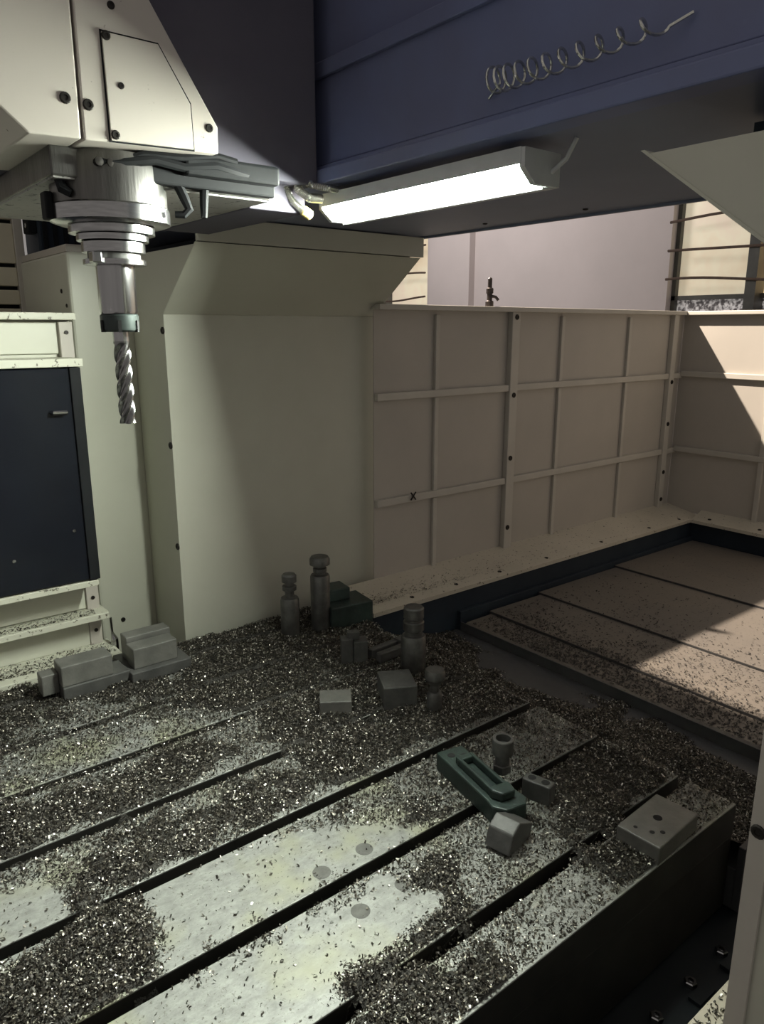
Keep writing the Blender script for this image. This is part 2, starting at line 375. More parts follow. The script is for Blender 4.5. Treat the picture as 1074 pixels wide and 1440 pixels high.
MB().prism([(3.645, -.006), (3.645, .010), (3.66, .014), (3.75, .045), (3.75, -.006)], 'y', -0.3, 1.945).build('sill', M['sill'], sg)
for x in (1.72, 1.95, 2.2, 2.5, 2.9, 3.3, 3.58): screw(sg, (x, 1.975, .016), (0, 0, 1), .009)
for y in (1.86, 1.6, 1.3): screw(sg, (3.68, y, .022), (0, 0, 1), .009)
for x, z in ((2.41, 1.04), (2.41, .72), (2.405, .45), (2.405, .14), (3.64, .72), (3.64, .50), (3.64, .24), (3.64, .09)): screw(sg, (x, GY-.027, z), (0, -1, 0), .011)
MB().tube([(1.84, GY-.026, .375), (1.865, GY-.026, .345)], .003, 5).build('chalk_mark', M['screw'], sg); MB().tube([(1.865, GY-.026, .375), (1.84, GY-.026, .345)], .003, 5).build('chalk_mark', M['screw'], sg)
# small tap on the guard's top rail
va = thing('air_tap', 'small dark brass tap sticking up from the guard top rail', 'valve', (2.27, GY, GT+.008))
MB().lathe([(.017, 0), (.017, .02), (.011, .024), (.011, .05), (.015, .052), (.015, .07), (.009, .074), (.009, .108), (.006, .112), (.0001, .113)], (2.27, GY, GT+.008), 10).build('tap_body', M['brass'], va)
MB().tube([(2.27, GY, GT+.05), (2.285, GY-.02, GT+.045), (2.292, GY-.028, GT+.032)], .006, 6).build('spout', M['brass'], va)

# ------------------------------------------------------------------ gantry columns (flared towards the beam)
def column(label, sgn, Y0, loc):
    """sgn +1: the far column, -1: the near one; Y0 is the inner face"""
    c = thing('gantry_column', label, 'machine column', loc, 'the two gantry columns')
    y = lambda d: Y0+sgn*d
    MB().prism([(y(.006), -.40), (y(.006), 1.034), (y(-.244), 1.218), (y(.75), 1.222), (y(.75), -.40)], 'x', .92, 1.716).build('column_body', M['paint'], c)
    MB().prism([(y(0), -.05), (y(0), 1.037), (y(.006), 1.037), (y(.006), -.05)], 'x', .918, 1.72).build('front_panel', M['paint'], c, .0015)
    MB().prism([(y(0), 1.040), (y(-.250), 1.223), (y(-.244), 1.223), (y(.006), 1.040)], 'x', .918, 1.72).build('flare_panel', M['paint'], c)
    if sgn > 0: MB().prism([(y(-.250), 1.226), (y(-.250), 1.288), (y(-.235), 1.288), (y(-.235), 1.226)], 'x', .925, 1.735).build('fascia', M['paint'], c, .001)
    MB().prism([(y(-.22), 1.222), (y(-.22), 1.286), (y(.75), 1.286), (y(.75), 1.222)], 'x', 1.15, 1.70).build('column_cap', M['navy'], c)
    return c
c1 = column('cream gantry column with flared top, standing behind the spindle', 1, 2.20, (1.3, 2.2, -.4))
for z in (.99, .64, .31): screw(c1, (.916, 2.208, z), (-1, 0, 0), .011)
c2 = column('cream gantry column at the right edge, cut off by the frame', -1, 0.36, (1.3, .36, -.4))
boxp('corner_strip', M['guard_rib'], c2, .912, .918, .334, .360, -.05, 1.03, bevel=0)
screw(c2, (.912, .349, .356), (-1, 0, 0), .010)
# low ledge in front of the near column
le = thing('column_ledge', 'pale steel ledge with swarf at the foot of the right column', 'ledge', (.95, .39, -.4))
boxp('ledge_plate', M['sill'], le, .30, 1.15, .362, .405, -.02, 0.0); boxp('ledge_web', M['navy'], le, .30, 1.15, .362, .398, -.40, -.02)

# pillar between cabinet and column
pl_ = thing('cover_pillar', 'tall pale sheet metal pillar behind the end mill', 'pillar', (.84, 2.7, -.4))
MB().box(.728, .924, 2.45, 3.10, -.4, 1.224).build('pillar_body', M['paint'], pl_, .008)
MB().box(.732, .92, 2.46, 3.09, 1.224, 1.246).build('pillar_cap', M['guard'], pl_, .002)
screw(pl_, (.727, 2.53, 1.11), (-1, 0, 0), .007); screw(pl_, (.727, 2.49, 1.065), (-1, 0, 0), .006)
screw(pl_, (.80, 2.449, .01), (0, -1, 0), .008)

# ------------------------------------------------------------------ white cabinet with black door on the left
cb = thing('side_cabinet', 'white sheet metal cabinet with a black door, left behind the table', 'cabinet', (.3, 2.4, -.1))
boxp('cabinet_body', M['paint'], cb, -.35, .680, 2.32, 2.80, -.1, 1.020)
boxp('top_ledge', M['ledge'], cb, -.35, .683, 2.265, 2.80, 1.020, 1.040)
boxp('upper_panel', M['paint'], cb, -.35, .645, 2.31, 2.32, .925, 1.015)
boxp('lip', M['ledge'], cb, -.35, .668, 2.19, 2.32, .892, .915)
dr = MB().box(-.35, .652, 2.20, 2.318, .262, .888).build('door', M['gloss'], cb, .003)
boxp('door_edge_strip', M['black'], dr, .630, .660, 2.192, 2.318, .262, .890)
MB().tube([(.570, 2.20, .768), (.573, 2.180, .768), (.607, 2.180, .768), (.610, 2.20, .768)], .006, 8).build('door_handle', M['steel'], dr)
for x, z in ((.642, .775), (.60, .42), (.43, .36), (.41, .62)): screw(dr, (x, 2.198, z), (0, -1, 0), .005, M['steel'])
boxp('door_foot_rail', M['ledge'], cb, -.35, .655, 2.195, 2.318, .240, .258)
boxp('stile', M['guard'], cb, .642, .680, 2.295, 2.32, -.02, 1.015)
boxp('lower_panel', M['paint'], cb, -.35, .642, 2.305, 2.32, .135, .236)
boxp('lower_ledge', M['ledge'], cb, -.35, .690, 2.235, 2.32, .112, .132)
boxp('foot_panel', M['paint'], cb, -.35, .642, 2.30, 2.32, .012, .110)
boxp('foot_ledge', M['ledge'], cb, -.35, .70, 2.165, 2.32, -.02, .012)
for z in (.985, .17, .06): screw(cb, (.661, 2.293, z), (0, -1, 0), .006)
MB().tube([(.702, 2.27, .10), (.702, 2.268, .05), (.704, 2.255, .03), (.704, 2.255, -.005)], [.004, .004, .012, .012], 8).build('drain_pipe', M['steel'], cb)

# slatted panel and dark motor behind the cabinet
sp = thing('slatted_panel', 'cream horizontal slats with dark gaps behind the cabinet', 'slatted panel', (.3, 3.0, -.7))
boxp('backing', M['black'], sp, -.4, .735, 3.02, 3.04, -.7, 1.62, bevel=0)
zz = [1.62, 1.50, 1.362, 1.214, 1.136, 1.072, .98, .88]
for a, b in zip(zz[:-1], zz[1:]): MB().box(-.4, .715, 2.995, 3.02, b+.007, a-.007).build('slat', M['slat'], sp, .003)
boxp('edge_strip', M['guard_rib'], sp, .715, .745, 2.985, 3.04, -.7, 1.62)
boxp('foot_frame', M['black'], sp, -.4, .735, 2.995, 3.04, -.75, -.66)
mo = thing('drive_motor', 'dark navy drive motor box on top of the pillar', 'motor', (.85, 2.98, 1.246))
MB().box(.775, .93, 2.90, 3.08, 1.246, 1.46).build('motor_body', M['navy'], mo, .008)
MB().box(.745, .776, 2.91, 2.975, 1.32, 1.40).build('terminal_box', M['black'], mo, .004)
for k in range(4): MB().box(.79+.035*k, .803+.035*k, 2.890, 2.902, 1.262, 1.45).build('cooling_fin', M['black'], mo)
screw(mo, (.744, 2.93, 1.345), (-1, 0, 0), .009, M['steel'])

# ------------------------------------------------------------------ crossbeam
bmT = thing('crossbeam', 'dark blue-grey gantry crossbeam spanning overhead', 'crossbeam', (1.35, 1.3, 1.29))
MB().box(.985, 1.742, -.5, 3.2, 1.292, 2.1).build('beam_body', M['beam'], bmT, .003)
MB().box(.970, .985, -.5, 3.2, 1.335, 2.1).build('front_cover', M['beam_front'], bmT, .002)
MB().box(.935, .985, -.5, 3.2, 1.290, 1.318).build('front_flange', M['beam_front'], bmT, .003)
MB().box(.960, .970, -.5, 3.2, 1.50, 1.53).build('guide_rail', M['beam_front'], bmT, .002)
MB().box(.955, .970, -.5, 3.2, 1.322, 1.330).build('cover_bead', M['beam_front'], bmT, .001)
MB().box(1.736, 1.750, -.5, 3.2, 1.286, 1.34).build('rear_flange', M['beam'], bmT, .001)
for y in (.55, .9, 1.25, 1.6): screw(bmT, (1.66, y, 1.291), (0, 0, -1), .007)

# LED work light hung under the beam: hood and lip added to block upward light, leaving down and -X
lt = thing('tube_light', 'glowing white LED tube light under the dark crossbeam', 'light', (1.02, 1.14, 1.29))
LY0, LY1 = .858, 1.412
MB().prism([(.9645, 1.2730), (.9645, 1.2510), (.962, 1.2510), (.962, 1.2765), (1.052, 1.2765), (1.052, 1.2230), (1.0185, 1.2190), (1.0185, 1.2225), (1.0285, 1.2225), (1.0165, 1.2730)], 'y', LY0-.004, LY1+.004).build('housing', M['lamp_body'], lt)
MB().prism([(1.008, 1.2725), (1.014, 1.2725), (1.027, 1.2230), (1.021, 1.2230)], 'y', LY0, LY1).build('diffuser', M['tube'], lt)
for a, b in ((LY0-.012, LY0-.001), (LY1+.001, LY1+.012)): MB().prism([(.9625, 1.2750), (1.050, 1.2750), (1.050, 1.2230), (.990, 1.2230), (.9625, 1.2460)], 'y', a, b).build('end_cap', M['lamp_body'], lt)
for y in (.95, 1.34): MB().box(1.03, 1.05, y-.012, y+.012, 1.276, 1.2915).build('bracket', M['lamp_body'], lt)
MB().tube([(1.03, LY0-.01, 1.245), (1.035, LY0-.035, 1.262), (1.04, LY0-.05, 1.2915)], .004, 6).build('cable', M['lamp_body'], lt)

# coiled air hose in front of the beam
hs = MB(); pts = []
turns = 11
for i in range(turns*16+1):
    t = i/(turns*16); a = 2*math.pi*turns*t; y = .895-.29*t**1.35
    pts.append((.935+.018*math.cos(a), y, 1.373+.019*math.sin(a)*(1-.45*t)-.004*math.sin(math.pi*t)))
hs.tube([(.965, .93, 1.36)]+pts+[(.965, .58, 1.385)], .0022, 8)
ho = hs.build('coil_cable', M['foil'], origin=(.935, .75, 1.36)); tag(ho, 'thin shiny coiled cable along the flare-tinted beam front', 'cable')

# ------------------------------------------------------------------ ram and spindle head
sh = thing('spindle_head', 'cream milling spindle head with dark steel nose, top left', 'spindle head', (.5, 1.4, 1.1))
MB().box(.36, .930, 1.38, 1.86, 1.285, 2.1).build('ram_body', M['ram_dark'], sh, .003)
# two front cover plates with a dark joint between them
MB().prism([(.340, 1.281), (.4185, 1.2835), (.4215, 1.80), (.22, 1.80), (.22, 1.385)], 'y', 1.272, 1.60).build('cover_plate', M['ram'], sh, .003)
MB().prism([(.4225, 1.2835), (.652, 1.2925), (.653, 1.335), (.543, 1.505), (.436, 1.672), (.436, 1.80), (.4255, 1.80)], 'y', 1.272, 1.60).build('cover_plate', M['ram'], sh, .003)
MB().prism([(.4615, 1.2850), (.6068, 1.2902), (.6048, 1.3640), (.5535, 1.4440), (.4595, 1.4440)], 'y', 1.2712, 1.2722).build('panel_gasket', M['black'], sh)
ap = MB().prism([(.464, 1.2875), (.604, 1.2925), (.602, 1.362), (.552, 1.441), (.462, 1.441)], 'y', 1.2680, 1.2725).build('access_panel', M['ram'], sh, .0008)
for x, z, r in ((.481, 1.481, .006), (.399, 1.338, .0085), (.433, 1.334, .0085), (.636, 1.331, .007)): screw(sh, (x, 1.2715, z), (0, -1, 0), r)
for x, z, r in ((.486, 1.369, .005), (.468, 1.436, .007), (.471, 1.296, .007)): screw(ap, (x, 1.2675, z), (0, -1, 0), r)
# steel headstock block
MB().prism([(.386, 1.238), (.790, 1.238), (.790, 1.284), (.386, 1.284)], 'y', 1.335, 1.90).build('headstock_block', M['cast'], sh, .003)
MB().box(.390, .786, 1.339, 1.89, 1.2350, 1.2385).build('headstock_underside', M['under'], sh)
MB().box(.790, .925, 1.42, 1.88, 1.234, 1.30).build('saddle_block', M['ram_dark'], sh, .004)
MB().box(.520, .790, 1.316, 1.336, 1.240, 1.284).build('hose_bracket', M['black'], sh, .004)
MB().box(.60, .79, 1.296, 1.345, 1.258, 1.292).build('hose_bracket', M['black'], sh, .006)
for x in (.455, .475): MB().lathe([(.010, 0), (.010, .012), (.007, .016), (.007, .030), (.0001, .031)], (x, 1.336, 1.262), 10, (0, -1, 0)).build('hose_fitting', M['screw'], sh)
MB().tube([(.455, 1.318, 1.262), (.50, 1.308, 1.266), (.55, 1.304, 1.275), (.60, 1.302, 1.269), (.66, 1.300, 1.278), (.72, 1.302, 1.270), (.785, 1.34, 1.272)], .008, 8).build('coolant_hose', M['black'], sh)
MB().tube([(.475, 1.318, 1.262), (.53, 1.306, 1.282), (.60, 1.300, 1.284), (.66, 1.296, 1.294), (.70, 1.30, 1.290)], .006, 8).build('coolant_hose', M['black'], sh)
# round spindle housing, nose rings
MB().lathe([(.094, .078), (.097, .070), (.098, .010), (.098, 0)], (.5, 1.4, 1.205), 56).build('spindle_housing', M['cast'], sh)
MB().lathe([(.090, -.004), (.1015, 0), (.1015, .024), (.097, .028), (.05, .028)], (.5, 1.4, 1.178), 64).build('nose_ring', M['ring'], sh)
MB().lathe([(.050, -.002), (.0735, 0), (.0735, .012), (.068, .019), (.05, .019)], (.5, 1.4, 1.160), 56).build('nose_ring', M['ring'], sh)
MB().lathe([(.045, 0), (.0615, .001), (.0615, .011), (.056, .014), (.04, .014)], (.5, 1.4, 1.147), 48).build('nose_ring', M['ring'], sh)
for k in range(8):
    a = k*math.pi/4+.2; screw(sh, (.5+.087*math.cos(a), 1.4+.087*math.sin(a), 1.1765), (0, 0, -1), .006)
MB().box(.388, .402, 1.392, 1.42, 1.178, 1.222).build('drive_clip', M['black'], sh, .003)
# coolant nozzles beside the nose
MB().tube([(.598, 1.328, 1.244), (.606, 1.322, 1.222), (.612, 1.318, 1.203), (.602, 1.320, 1.194), (.588, 1.326, 1.194)], [.009, .009, .008, .007, .006], 8).build('coolant_nozzle', M['black'], sh)
MB().tube([(.648, 1.328, 1.242), (.644, 1.324, 1.215), (.642, 1.322, 1.192)], [.009, .008, .006], 8).build('coolant_nozzle', M['black'], sh)
MB().tube([(.404, 1.36, 1.238), (.406, 1.352, 1.222), (.418, 1.345, 1.214)], [.008, .009, .007], 8).build('coolant_nozzle', M['black'], sh)

# tool holder (collet chuck)
th = thing('tool_holder', 'polished steel collet chuck held in the spindle nose', 'tool holder', (.5, 1.4, .99))
MB().lathe([(.030, 0), (.0545, .001), (.0545, .018), (.048, .0195), (.03, .0195)], (.5, 1.4, 1.1275), 48).build('flange_ring', M['ring'], th)
MB().lathe([(.0455, 0), (.0455, .0105)], (.5, 1.4, 1.1175), 48).build('gripper_groove', M['block'], th)
MB().lathe([(.036, 0), (.054, .001), (.054, .0095), (.05, .0105), (.03, .0105)], (.5, 1.4, 1.1070), 48).build('flange_ring', M['ring'], th)
MB().lathe([(.0325, 0), (.0335, .004), (.0335, .083), (.032, .084)], (.5, 1.4, 1.0235), 48).build('chuck_body', M['steel'], th)
MB().box(.446, .462, 1.352, 1.375, 1.108, 1.127).build('drive_key', M['steel'], th, .002)
nut = MB().lathe([(.017, .0), (.030, .0), (.0335, .003), (.0341, .006), (.0341, .029), (.031, .032), (.017, .032)], (.5, 1.4, .9915), 40).build('collet_nut', M['dark_nut'], th)
for k in range(6):
    a = math.radians(-110+60*k); x, y = .5+.0335*math.cos(a), 1.4+.0335*math.sin(a)
    MB().box(x-.003, x+.003, y-.003, y+.003, .991, 1.012).rot(x, y, math.degrees(a)).build('spanner_slot', M['hole'], nut)

# end mill with four helical flutes
def end_mill(cx, cy, z0, z1, r):
    mb = MB(); seg = 48; n = 60; vs_ = []; fs = []
    for i in range(n+1):
        t = i/n; z = z0+(z1-z0)*t; tw = t*2*math.pi*1.15
        shank = max(0.0, min(1.0, (t-.88)/.10))
        for k in range(seg):
            a = 2*math.pi*k/seg; ph = (k/seg*4) % 1.0
            flute = r*(1-.42*math.sin(math.pi*min(1, ph/.78))**0.8 if ph < .78 else 1.0)
            rr = flute*(1-shank)+r*.97*shank
            vs_.append((cx+rr*math.cos(a+tw), cy+rr*math.sin(a+tw), z))
    for i in range(n):
        for k in range(seg):
            k2 = (k+1) % seg; fs.append((i*seg+k, i*seg+k2, (i+1)*seg+k2, (i+1)*seg+k))
    mb.add(vs_, fs, True); mb.add([(cx, cy, z0+.003)]+[vs_[k] for k in range(seg)], [(0, 1+(k+1) % seg, 1+k) for k in range(seg)])
    return mb
em = thing('end_mill', 'long spiral fluted end mill pointing down from the chuck', 'cutting tool', (.5, 1.4, .823))
end_mill(.5, 1.4, .823, .975, .0152).build('flutes', M['cutter'], em)
MB().lathe([(.0145, 0), (.0145, .02)], (.5, 1.4, .974), 32).build('shank', M['steel'], em)

# shiny conduits with a yellow plug beside the head
cc = thing('conduit_bundle', 'crumpled shiny conduit ends with a yellow plug under the beam', 'cables', (.92, 1.45, 1.24))
def corrugated(path, r, n=26):
    P = [Vector(p) for p in path]; out = []; rr = []
    L = len(P)-1
    for i in range(n*2+1):
        t = i/(n*2)*L; k = min(int(t), L-1); out.append(P[k].lerp(P[k+1], t-k)); rr.append(r*(1.0 if i % 2 else .78))
    return MB().tube(out, rr, 10)
corrugated([(.885, 1.43, 1.300), (.880, 1.425, 1.280), (.893, 1.42, 1.255), (.915, 1.415, 1.240)], .010).build('conduit', M['foil'], cc)
corrugated([(.895, 1.41, 1.300), (.897, 1.40, 1.275), (.915, 1.39, 1.262), (.945, 1.385, 1.262)], .010).build('conduit', M['foil'], cc)
corrugated([(.905, 1.40, 1.300), (.915, 1.38, 1.285), (.945, 1.36, 1.280), (.965, 1.355, 1.278)], .008).build('conduit', M['foil'], cc)
MB().lathe([(.008, 0), (.011, .004), (.011, .022), (.007, .026)], (.912, 1.415, 1.242), 12, (.8, -.1, -.45)).build('plug', M['yellow'], cc)

# ------------------------------------------------------------------ fixtures standing on the table
def jack(label, x, y, prof, bolt=None):
    j = thing('screw_jack', label, 'screw jack', (x, y, 0), 'screw jacks on the table')
    for nm, p in prof: MB().lathe(p, (x, y, 0), 30).build(nm, M['jack'], j)
    return j
jack('shorter of two screw jacks beside the cream column, double-necked top', 1.195, 1.985,
     [('jack_body', [(.030, 0), (.031, .004), (.031, .128), (.028, .136), (.014, .138)]), ('jack_screw', [(.015, .130), (.015, .205)]),
      ('lock_nut', [(.017, .160), (.0235, .163), (.0235, .176), (.017, .179)]), ('jack_head', [(.016, .188), (.0245, .191), (.0245, .212), (.019, .218), (.0001, .219)])])
jack('taller of two screw jacks beside the cream column, broad flat cap', 1.305, 1.968,
     [('jack_body', [(.032, 0), (.033, .004), (.033, .190), (.030, .197), (.014, .199)]), ('jack_screw', [(.017, .190), (.017, .24)]),
      ('lock_nut', [(.020, .205), (.023, .208), (.023, .220), (.018, .223)]), ('jack_head', [(.018, .230), (.034, .233), (.034, .252), (.029, .260), (.0001, .261)])])
jack('dark stout screw jack behind the square block, in shade', 1.345, 1.535,
     [('jack_body', [(.036, 0), (.037, .004), (.037, .108), (.033, .116), (.02, .118)]), ('jack_screw', [(.026, .11), (.026, .19)]),
      ('lock_nut', [(.027, .130), (.031, .133), (.031, .158), (.027, .161)]), ('jack_head', [(.026, .168), (.030, .171), (.030, .200), (.026, .205), (.0001, .2055)])])
jack('small shiny mushroom-headed screw jack next to the square block', 1.232, 1.318,
     [('jack_body', [(.020, 0), (.0205, .003), (.0205, .050), (.016, .058), (.010, .060)]), ('jack_screw', [(.012, .055), (.012, .098)]),
      ('jack_head', [(.014, .078), (.027, .097), (.0275, .112), (.024, .121), (.0001, .1215)])])

def oblock(name, label, cat, m, x, y, sx, sy, sz, rz, bevel=.003, holes=(), z=0):
    o = MB().box(x-sx/2, x+sx/2, y-sy/2, y+sy/2, z, z+sz).rot(x, y, rz).build('block_body' if holes else name, m, None, bevel, origin=(x, y, z))
    if not holes: return tag(o, label, cat)
    t = thing(name, label, cat, (x, y, z)); o.location = (0, 0, 0); o.parent = t
    for hx, hy, r in holes:
        c, s_ = math.cos(math.radians(rz)), math.sin(math.radians(rz)); wx, wy = x+hx*c-hy*s_, y+hx*s_+hy*c
        MB().lathe([(r, -.004), (r, .0005), (r*.8, .0008), (.0001, .0008)], (wx, wy, z+sz), 18).build('bored_hole', M['hole'], t)
    return t
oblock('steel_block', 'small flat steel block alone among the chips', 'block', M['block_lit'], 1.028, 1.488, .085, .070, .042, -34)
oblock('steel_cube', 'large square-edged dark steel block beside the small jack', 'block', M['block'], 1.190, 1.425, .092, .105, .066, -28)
tb = thing('tee_block', 'dark upright T-shaped steel block in the chips', 'block', (1.238, 1.70, 0))
MB().box(1.205, 1.240, 1.675, 1.715, 0, .082).rot(1.24, 1.7, -30).build('block_foot', M['block'], tb, .002)
MB().box(1.242, 1.285, 1.672, 1.722, 0, .074).rot(1.24, 1.7, -30).build('block_body', M['block'], tb, .002)
MB().box(1.225, 1.262, 1.690, 1.712, .074, .100).rot(1.24, 1.7, -30).build('block_tongue', M['block'], tb, .002)
gbk = thing('riser_block', 'dark green riser block in the corner below the column', 'block', (1.40, 1.98, 0))
MB().box(1.33, 1.49, 1.915, 2.04, 0, .082).rot(1.4, 1.98, -8).build('block_body', M['green'], gbk, .004)
MB().box(1.33, 1.43, 1.97, 2.05, .082, .125).rot(1.4, 1.98, -8).build('block_step', M['green'], gbk, .004)
sc = thing('step_clamp', 'low dark forked clamp lying behind the stout jack', 'clamp', (1.36, 1.67, 0))
for d in (-.02, .02): MB().box(1.29, 1.42, 1.66+d-.011, 1.66+d+.011, 0.004, .034).rot(1.36, 1.66, 4).build('fork_arm', M['block'], sc, .003)
MB().box(1.40, 1.44, 1.63, 1.69, .004, .038).rot(1.36, 1.66, 4).build('clamp_heel', M['block'], sc, .003)

# two stepped blocks along the cabinet foot
sb1 = thing('stepped_block', 'long grey stepped block nearest the cabinet door', 'block', (.55, 2.06, 0), 'stepped blocks by the cabinet')
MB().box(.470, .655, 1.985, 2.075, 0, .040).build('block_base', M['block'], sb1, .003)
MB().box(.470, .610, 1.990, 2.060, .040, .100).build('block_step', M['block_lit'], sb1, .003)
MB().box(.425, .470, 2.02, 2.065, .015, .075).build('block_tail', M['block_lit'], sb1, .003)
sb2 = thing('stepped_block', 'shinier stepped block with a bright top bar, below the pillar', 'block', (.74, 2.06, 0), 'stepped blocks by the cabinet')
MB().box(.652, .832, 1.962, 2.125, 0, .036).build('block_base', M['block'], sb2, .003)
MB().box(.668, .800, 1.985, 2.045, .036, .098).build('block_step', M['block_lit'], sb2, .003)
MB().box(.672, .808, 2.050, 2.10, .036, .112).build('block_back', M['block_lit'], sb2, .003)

# green clamp bar with strap and hollow bolt
def bar_pts(x, y, rz, pts):
    c, s_ = math.cos(math.radians(rz)), math.sin(math.radians(rz)); return [(x+a*c-b*s_, y+a*s_+b*c) for a, b in pts]
BX, BY, BR = 1.062, .985, 79.0
cl = thing('clamp_bar', 'dark green clamp base bar laid across two T-slots', 'clamp', (BX, BY, 0))
MB().prism(bar_pts(BX, BY, BR, [(-.122, -.030), (-.105, -.045), (-.070, -.040), (-.055, -.034), (.125, -.034), (.125, .036), (-.075, .036), (-.098, .040), (-.122, .020)]), 'z', .0, .045).build('base_bar', M['green'], cl, .004)
for a, b, r in ((.098, .012, .009), (.082, -.016, .011)):
    (hx, hy), = bar_pts(BX, BY, BR, [(a, b)]); MB().lathe([(r, -.004), (r, .0006), (.0001, .0006)], (hx, hy, .045), 18).build('bored_hole', M['hole'], cl)
ck = thing('strap_clamp', 'slotted dark green clamping strap lying on the clamp base bar', 'clamp', (BX, BY, .045))
for d in (-.022, .014):
    MB().prism(bar_pts(BX, BY, BR, [(-.075, d), (.066, d), (.066, d+.008), (-.075, d+.010)]), 'z', .0455, .064).build('strap_side', M['green'], ck, .003)
MB().prism(bar_pts(BX, BY, BR, [(-.098, -.020), (-.078, -.024), (-.064, -.024), (-.064, .026), (-.078, .026), (-.098, .014)]), 'z', .0455, .066).build('strap_nose', M['green'], ck, .004)
MB().prism(bar_pts(BX, BY, BR, [(.050, -.022), (.068, -.020), (.068, .020), (.050, .024)]), 'z', .0455, .062).build('strap_heel', M['green'], ck, .003)
(hx, hy), = bar_pts(BX, BY, BR, [(-.012, -.032)])
bo = thing('clamp_bolt', 'upright hollow-headed clamping bolt beside the strap', 'bolt', (hx+.02, hy, .045))
MB().lathe([(.016, .0455), (.016, .098)], (hx+.02, hy, 0), 18).build('bolt_shank', M['jack'], bo)
MB().lathe([(.019, .050), (.022, .052), (.022, .066), (.019, .068)], (hx+.02, hy, 0), 6, smooth=False).build('hex_nut', M['jack'], bo)
MB().lathe([(.018, .090), (.0235, .093), (.0235, .126), (.0220, .128), (.0165, .128), (.0155, .112), (.0001, .112)], (hx+.02, hy, 0), 28).build('socket_head', M['jack'], bo)
oblock('hole_block', 'small dark block with two bored holes beside the clamp', 'block', M['block'], 1.150, .895, .030, .066, .046, 14, .003, ((0, .016, .009), (0, -.016, .009)))
vb = MB().prism([(.948, .006), (.975, .0), (1.03, .0), (1.045, .028), (.990, .058), (.962, .044)], 'y', .812, .868).rot(.99, .84, 12).build('angle_block', M['block'], None, .003, origin=(.99, .84, 0))
tag(vb, 'grey wedge-sided angle block in front of the clamp', 'block')
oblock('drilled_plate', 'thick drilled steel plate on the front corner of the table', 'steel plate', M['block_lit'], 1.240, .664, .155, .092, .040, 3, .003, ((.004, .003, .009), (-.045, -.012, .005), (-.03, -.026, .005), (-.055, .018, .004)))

# ------------------------------------------------------------------ swarf
DENS = [
 (1.00, [(0.88,2.06),(1.42,1.84),(1.52,1.35),(1.48,1.19),(1.12,1.22),(0.83,1.19),(0.81,1.39),(0.83,1.62),(0.70,1.81)]),
 (0.32, [(0.33,1.68),(0.65,1.73),(0.79,1.62),(0.41,1.60)]),
 (0.62, [(0.32,2.04),(0.64,1.91),(0.67,1.84),(0.28,1.84)]),
 (0.95, [(0.22,1.58),(0.31,1.58),(0.58,1.57),(0.69,1.57),(0.72,1.47),(0.51,1.41),(0.30,1.40),(0.19,1.42)]),
 (0.32, [(0.55,1.42),(0.74,1.48),(0.85,1.46),(0.80,1.41)]),
 (0.32, [(0.26,1.39),(0.28,1.42),(0.40,1.41),(0.38,1.38)]),
 (0.85, [(0.29,1.27),(0.40,1.31),(0.78,1.34),(0.80,1.25),(0.66,1.20),(0.54,1.22),(0.38,1.19)]),
 (0.13, [(0.67,1.19),(0.78,1.22),(0.91,1.18),(0.90,1.15),(0.50,1.15),(0.39,1.16),(0.42,1.19)]),
 (0.03, [(0.17,1.33),(0.26,1.26),(0.26,1.19),(0.22,1.16),(-.2,1.10),(-.2,1.33)]),
 (1.00, [(0.28,1.25),(0.37,1.15),(0.31,0.96),(0.20,0.97),(-.10,1.01),(-.10,1.13),(0.22,1.14),(0.26,1.18)]),
 (0.02, [(0.37,1.16),(0.56,1.16),(0.76,1.11),(0.91,0.99),(0.94,0.98),(0.74,0.96),(0.31,0.96)]),
 (0.60, [(0.78,1.14),(0.97,1.15),(1.09,1.09),(1.04,0.96),(0.91,0.97),(0.76,1.11)]),
 (0.02, [(0.12,0.94),(0.30,0.95),(0.76,0.93),(0.78,0.82),(0.73,0.79),(0.55,0.77),(0.42,0.68),(.1,.70)]),
 (0.80, [(0.77,0.92),(0.92,0.88),(0.82,0.81),(0.84,0.74),(0.65,0.70),(0.54,0.67),(0.48,0.71),(0.55,0.77),(0.73,0.79),(0.78,0.82)]),
 (0.36, [(0.78,0.93),(1.02,0.91),(1.10,0.79),(1.07,0.73),(0.84,0.73),(0.82,0.81),(0.91,0.88)]),
 (0.95, [(1.17,0.92),(1.38,1.01),(1.44,0.93),(1.48,0.76),(1.25,0.76),(1.19,0.62),(1.07,0.62),(1.06,0.74)]),
 (0.26, [(0.80,0.70),(1.04,0.72),(1.06,0.63),(0.82,0.61)]),
 (0.80, [(0.50,0.69),(0.78,0.68),(0.76,0.59),(0.63,0.59)]),
 (0.55, [(1.20,1.08),(1.46,1.18),(1.45,0.96),(1.22,0.95)]),
 (0.45, [(1.35,0.77),(1.48,0.62),(1.23,0.61)])]
def inpoly(x, y, P):
    r = np.zeros(x.shape, bool); n = len(P)
    for i in range(n):
        (x1, y1), (x2, y2) = P[i], P[(i+1) % n]
        if y1 == y2: continue
        c = ((y1 > y) != (y2 > y)) & (x < (x2-x1)*(y-y1)/(y2-y1)+x1); r ^= c
    return r
def vnoise(x, y, s, seed):
    """smooth value noise in 0..1"""
    g = np.random.default_rng(seed).random((256, 256)); X = x*s; Y = y*s
    i = np.floor(X).astype(int); j = np.floor(Y).astype(int); u = X-i; v = Y-j; u = u*u*(3-2*u); v = v*v*(3-2*v)
    G = lambda a, b: g[a % 256, b % 256]
    return (G(i, j)*(1-u)+G(i+1, j)*u)*(1-v)+(G(i, j+1)*(1-u)+G(i+1, j+1)*u)*v
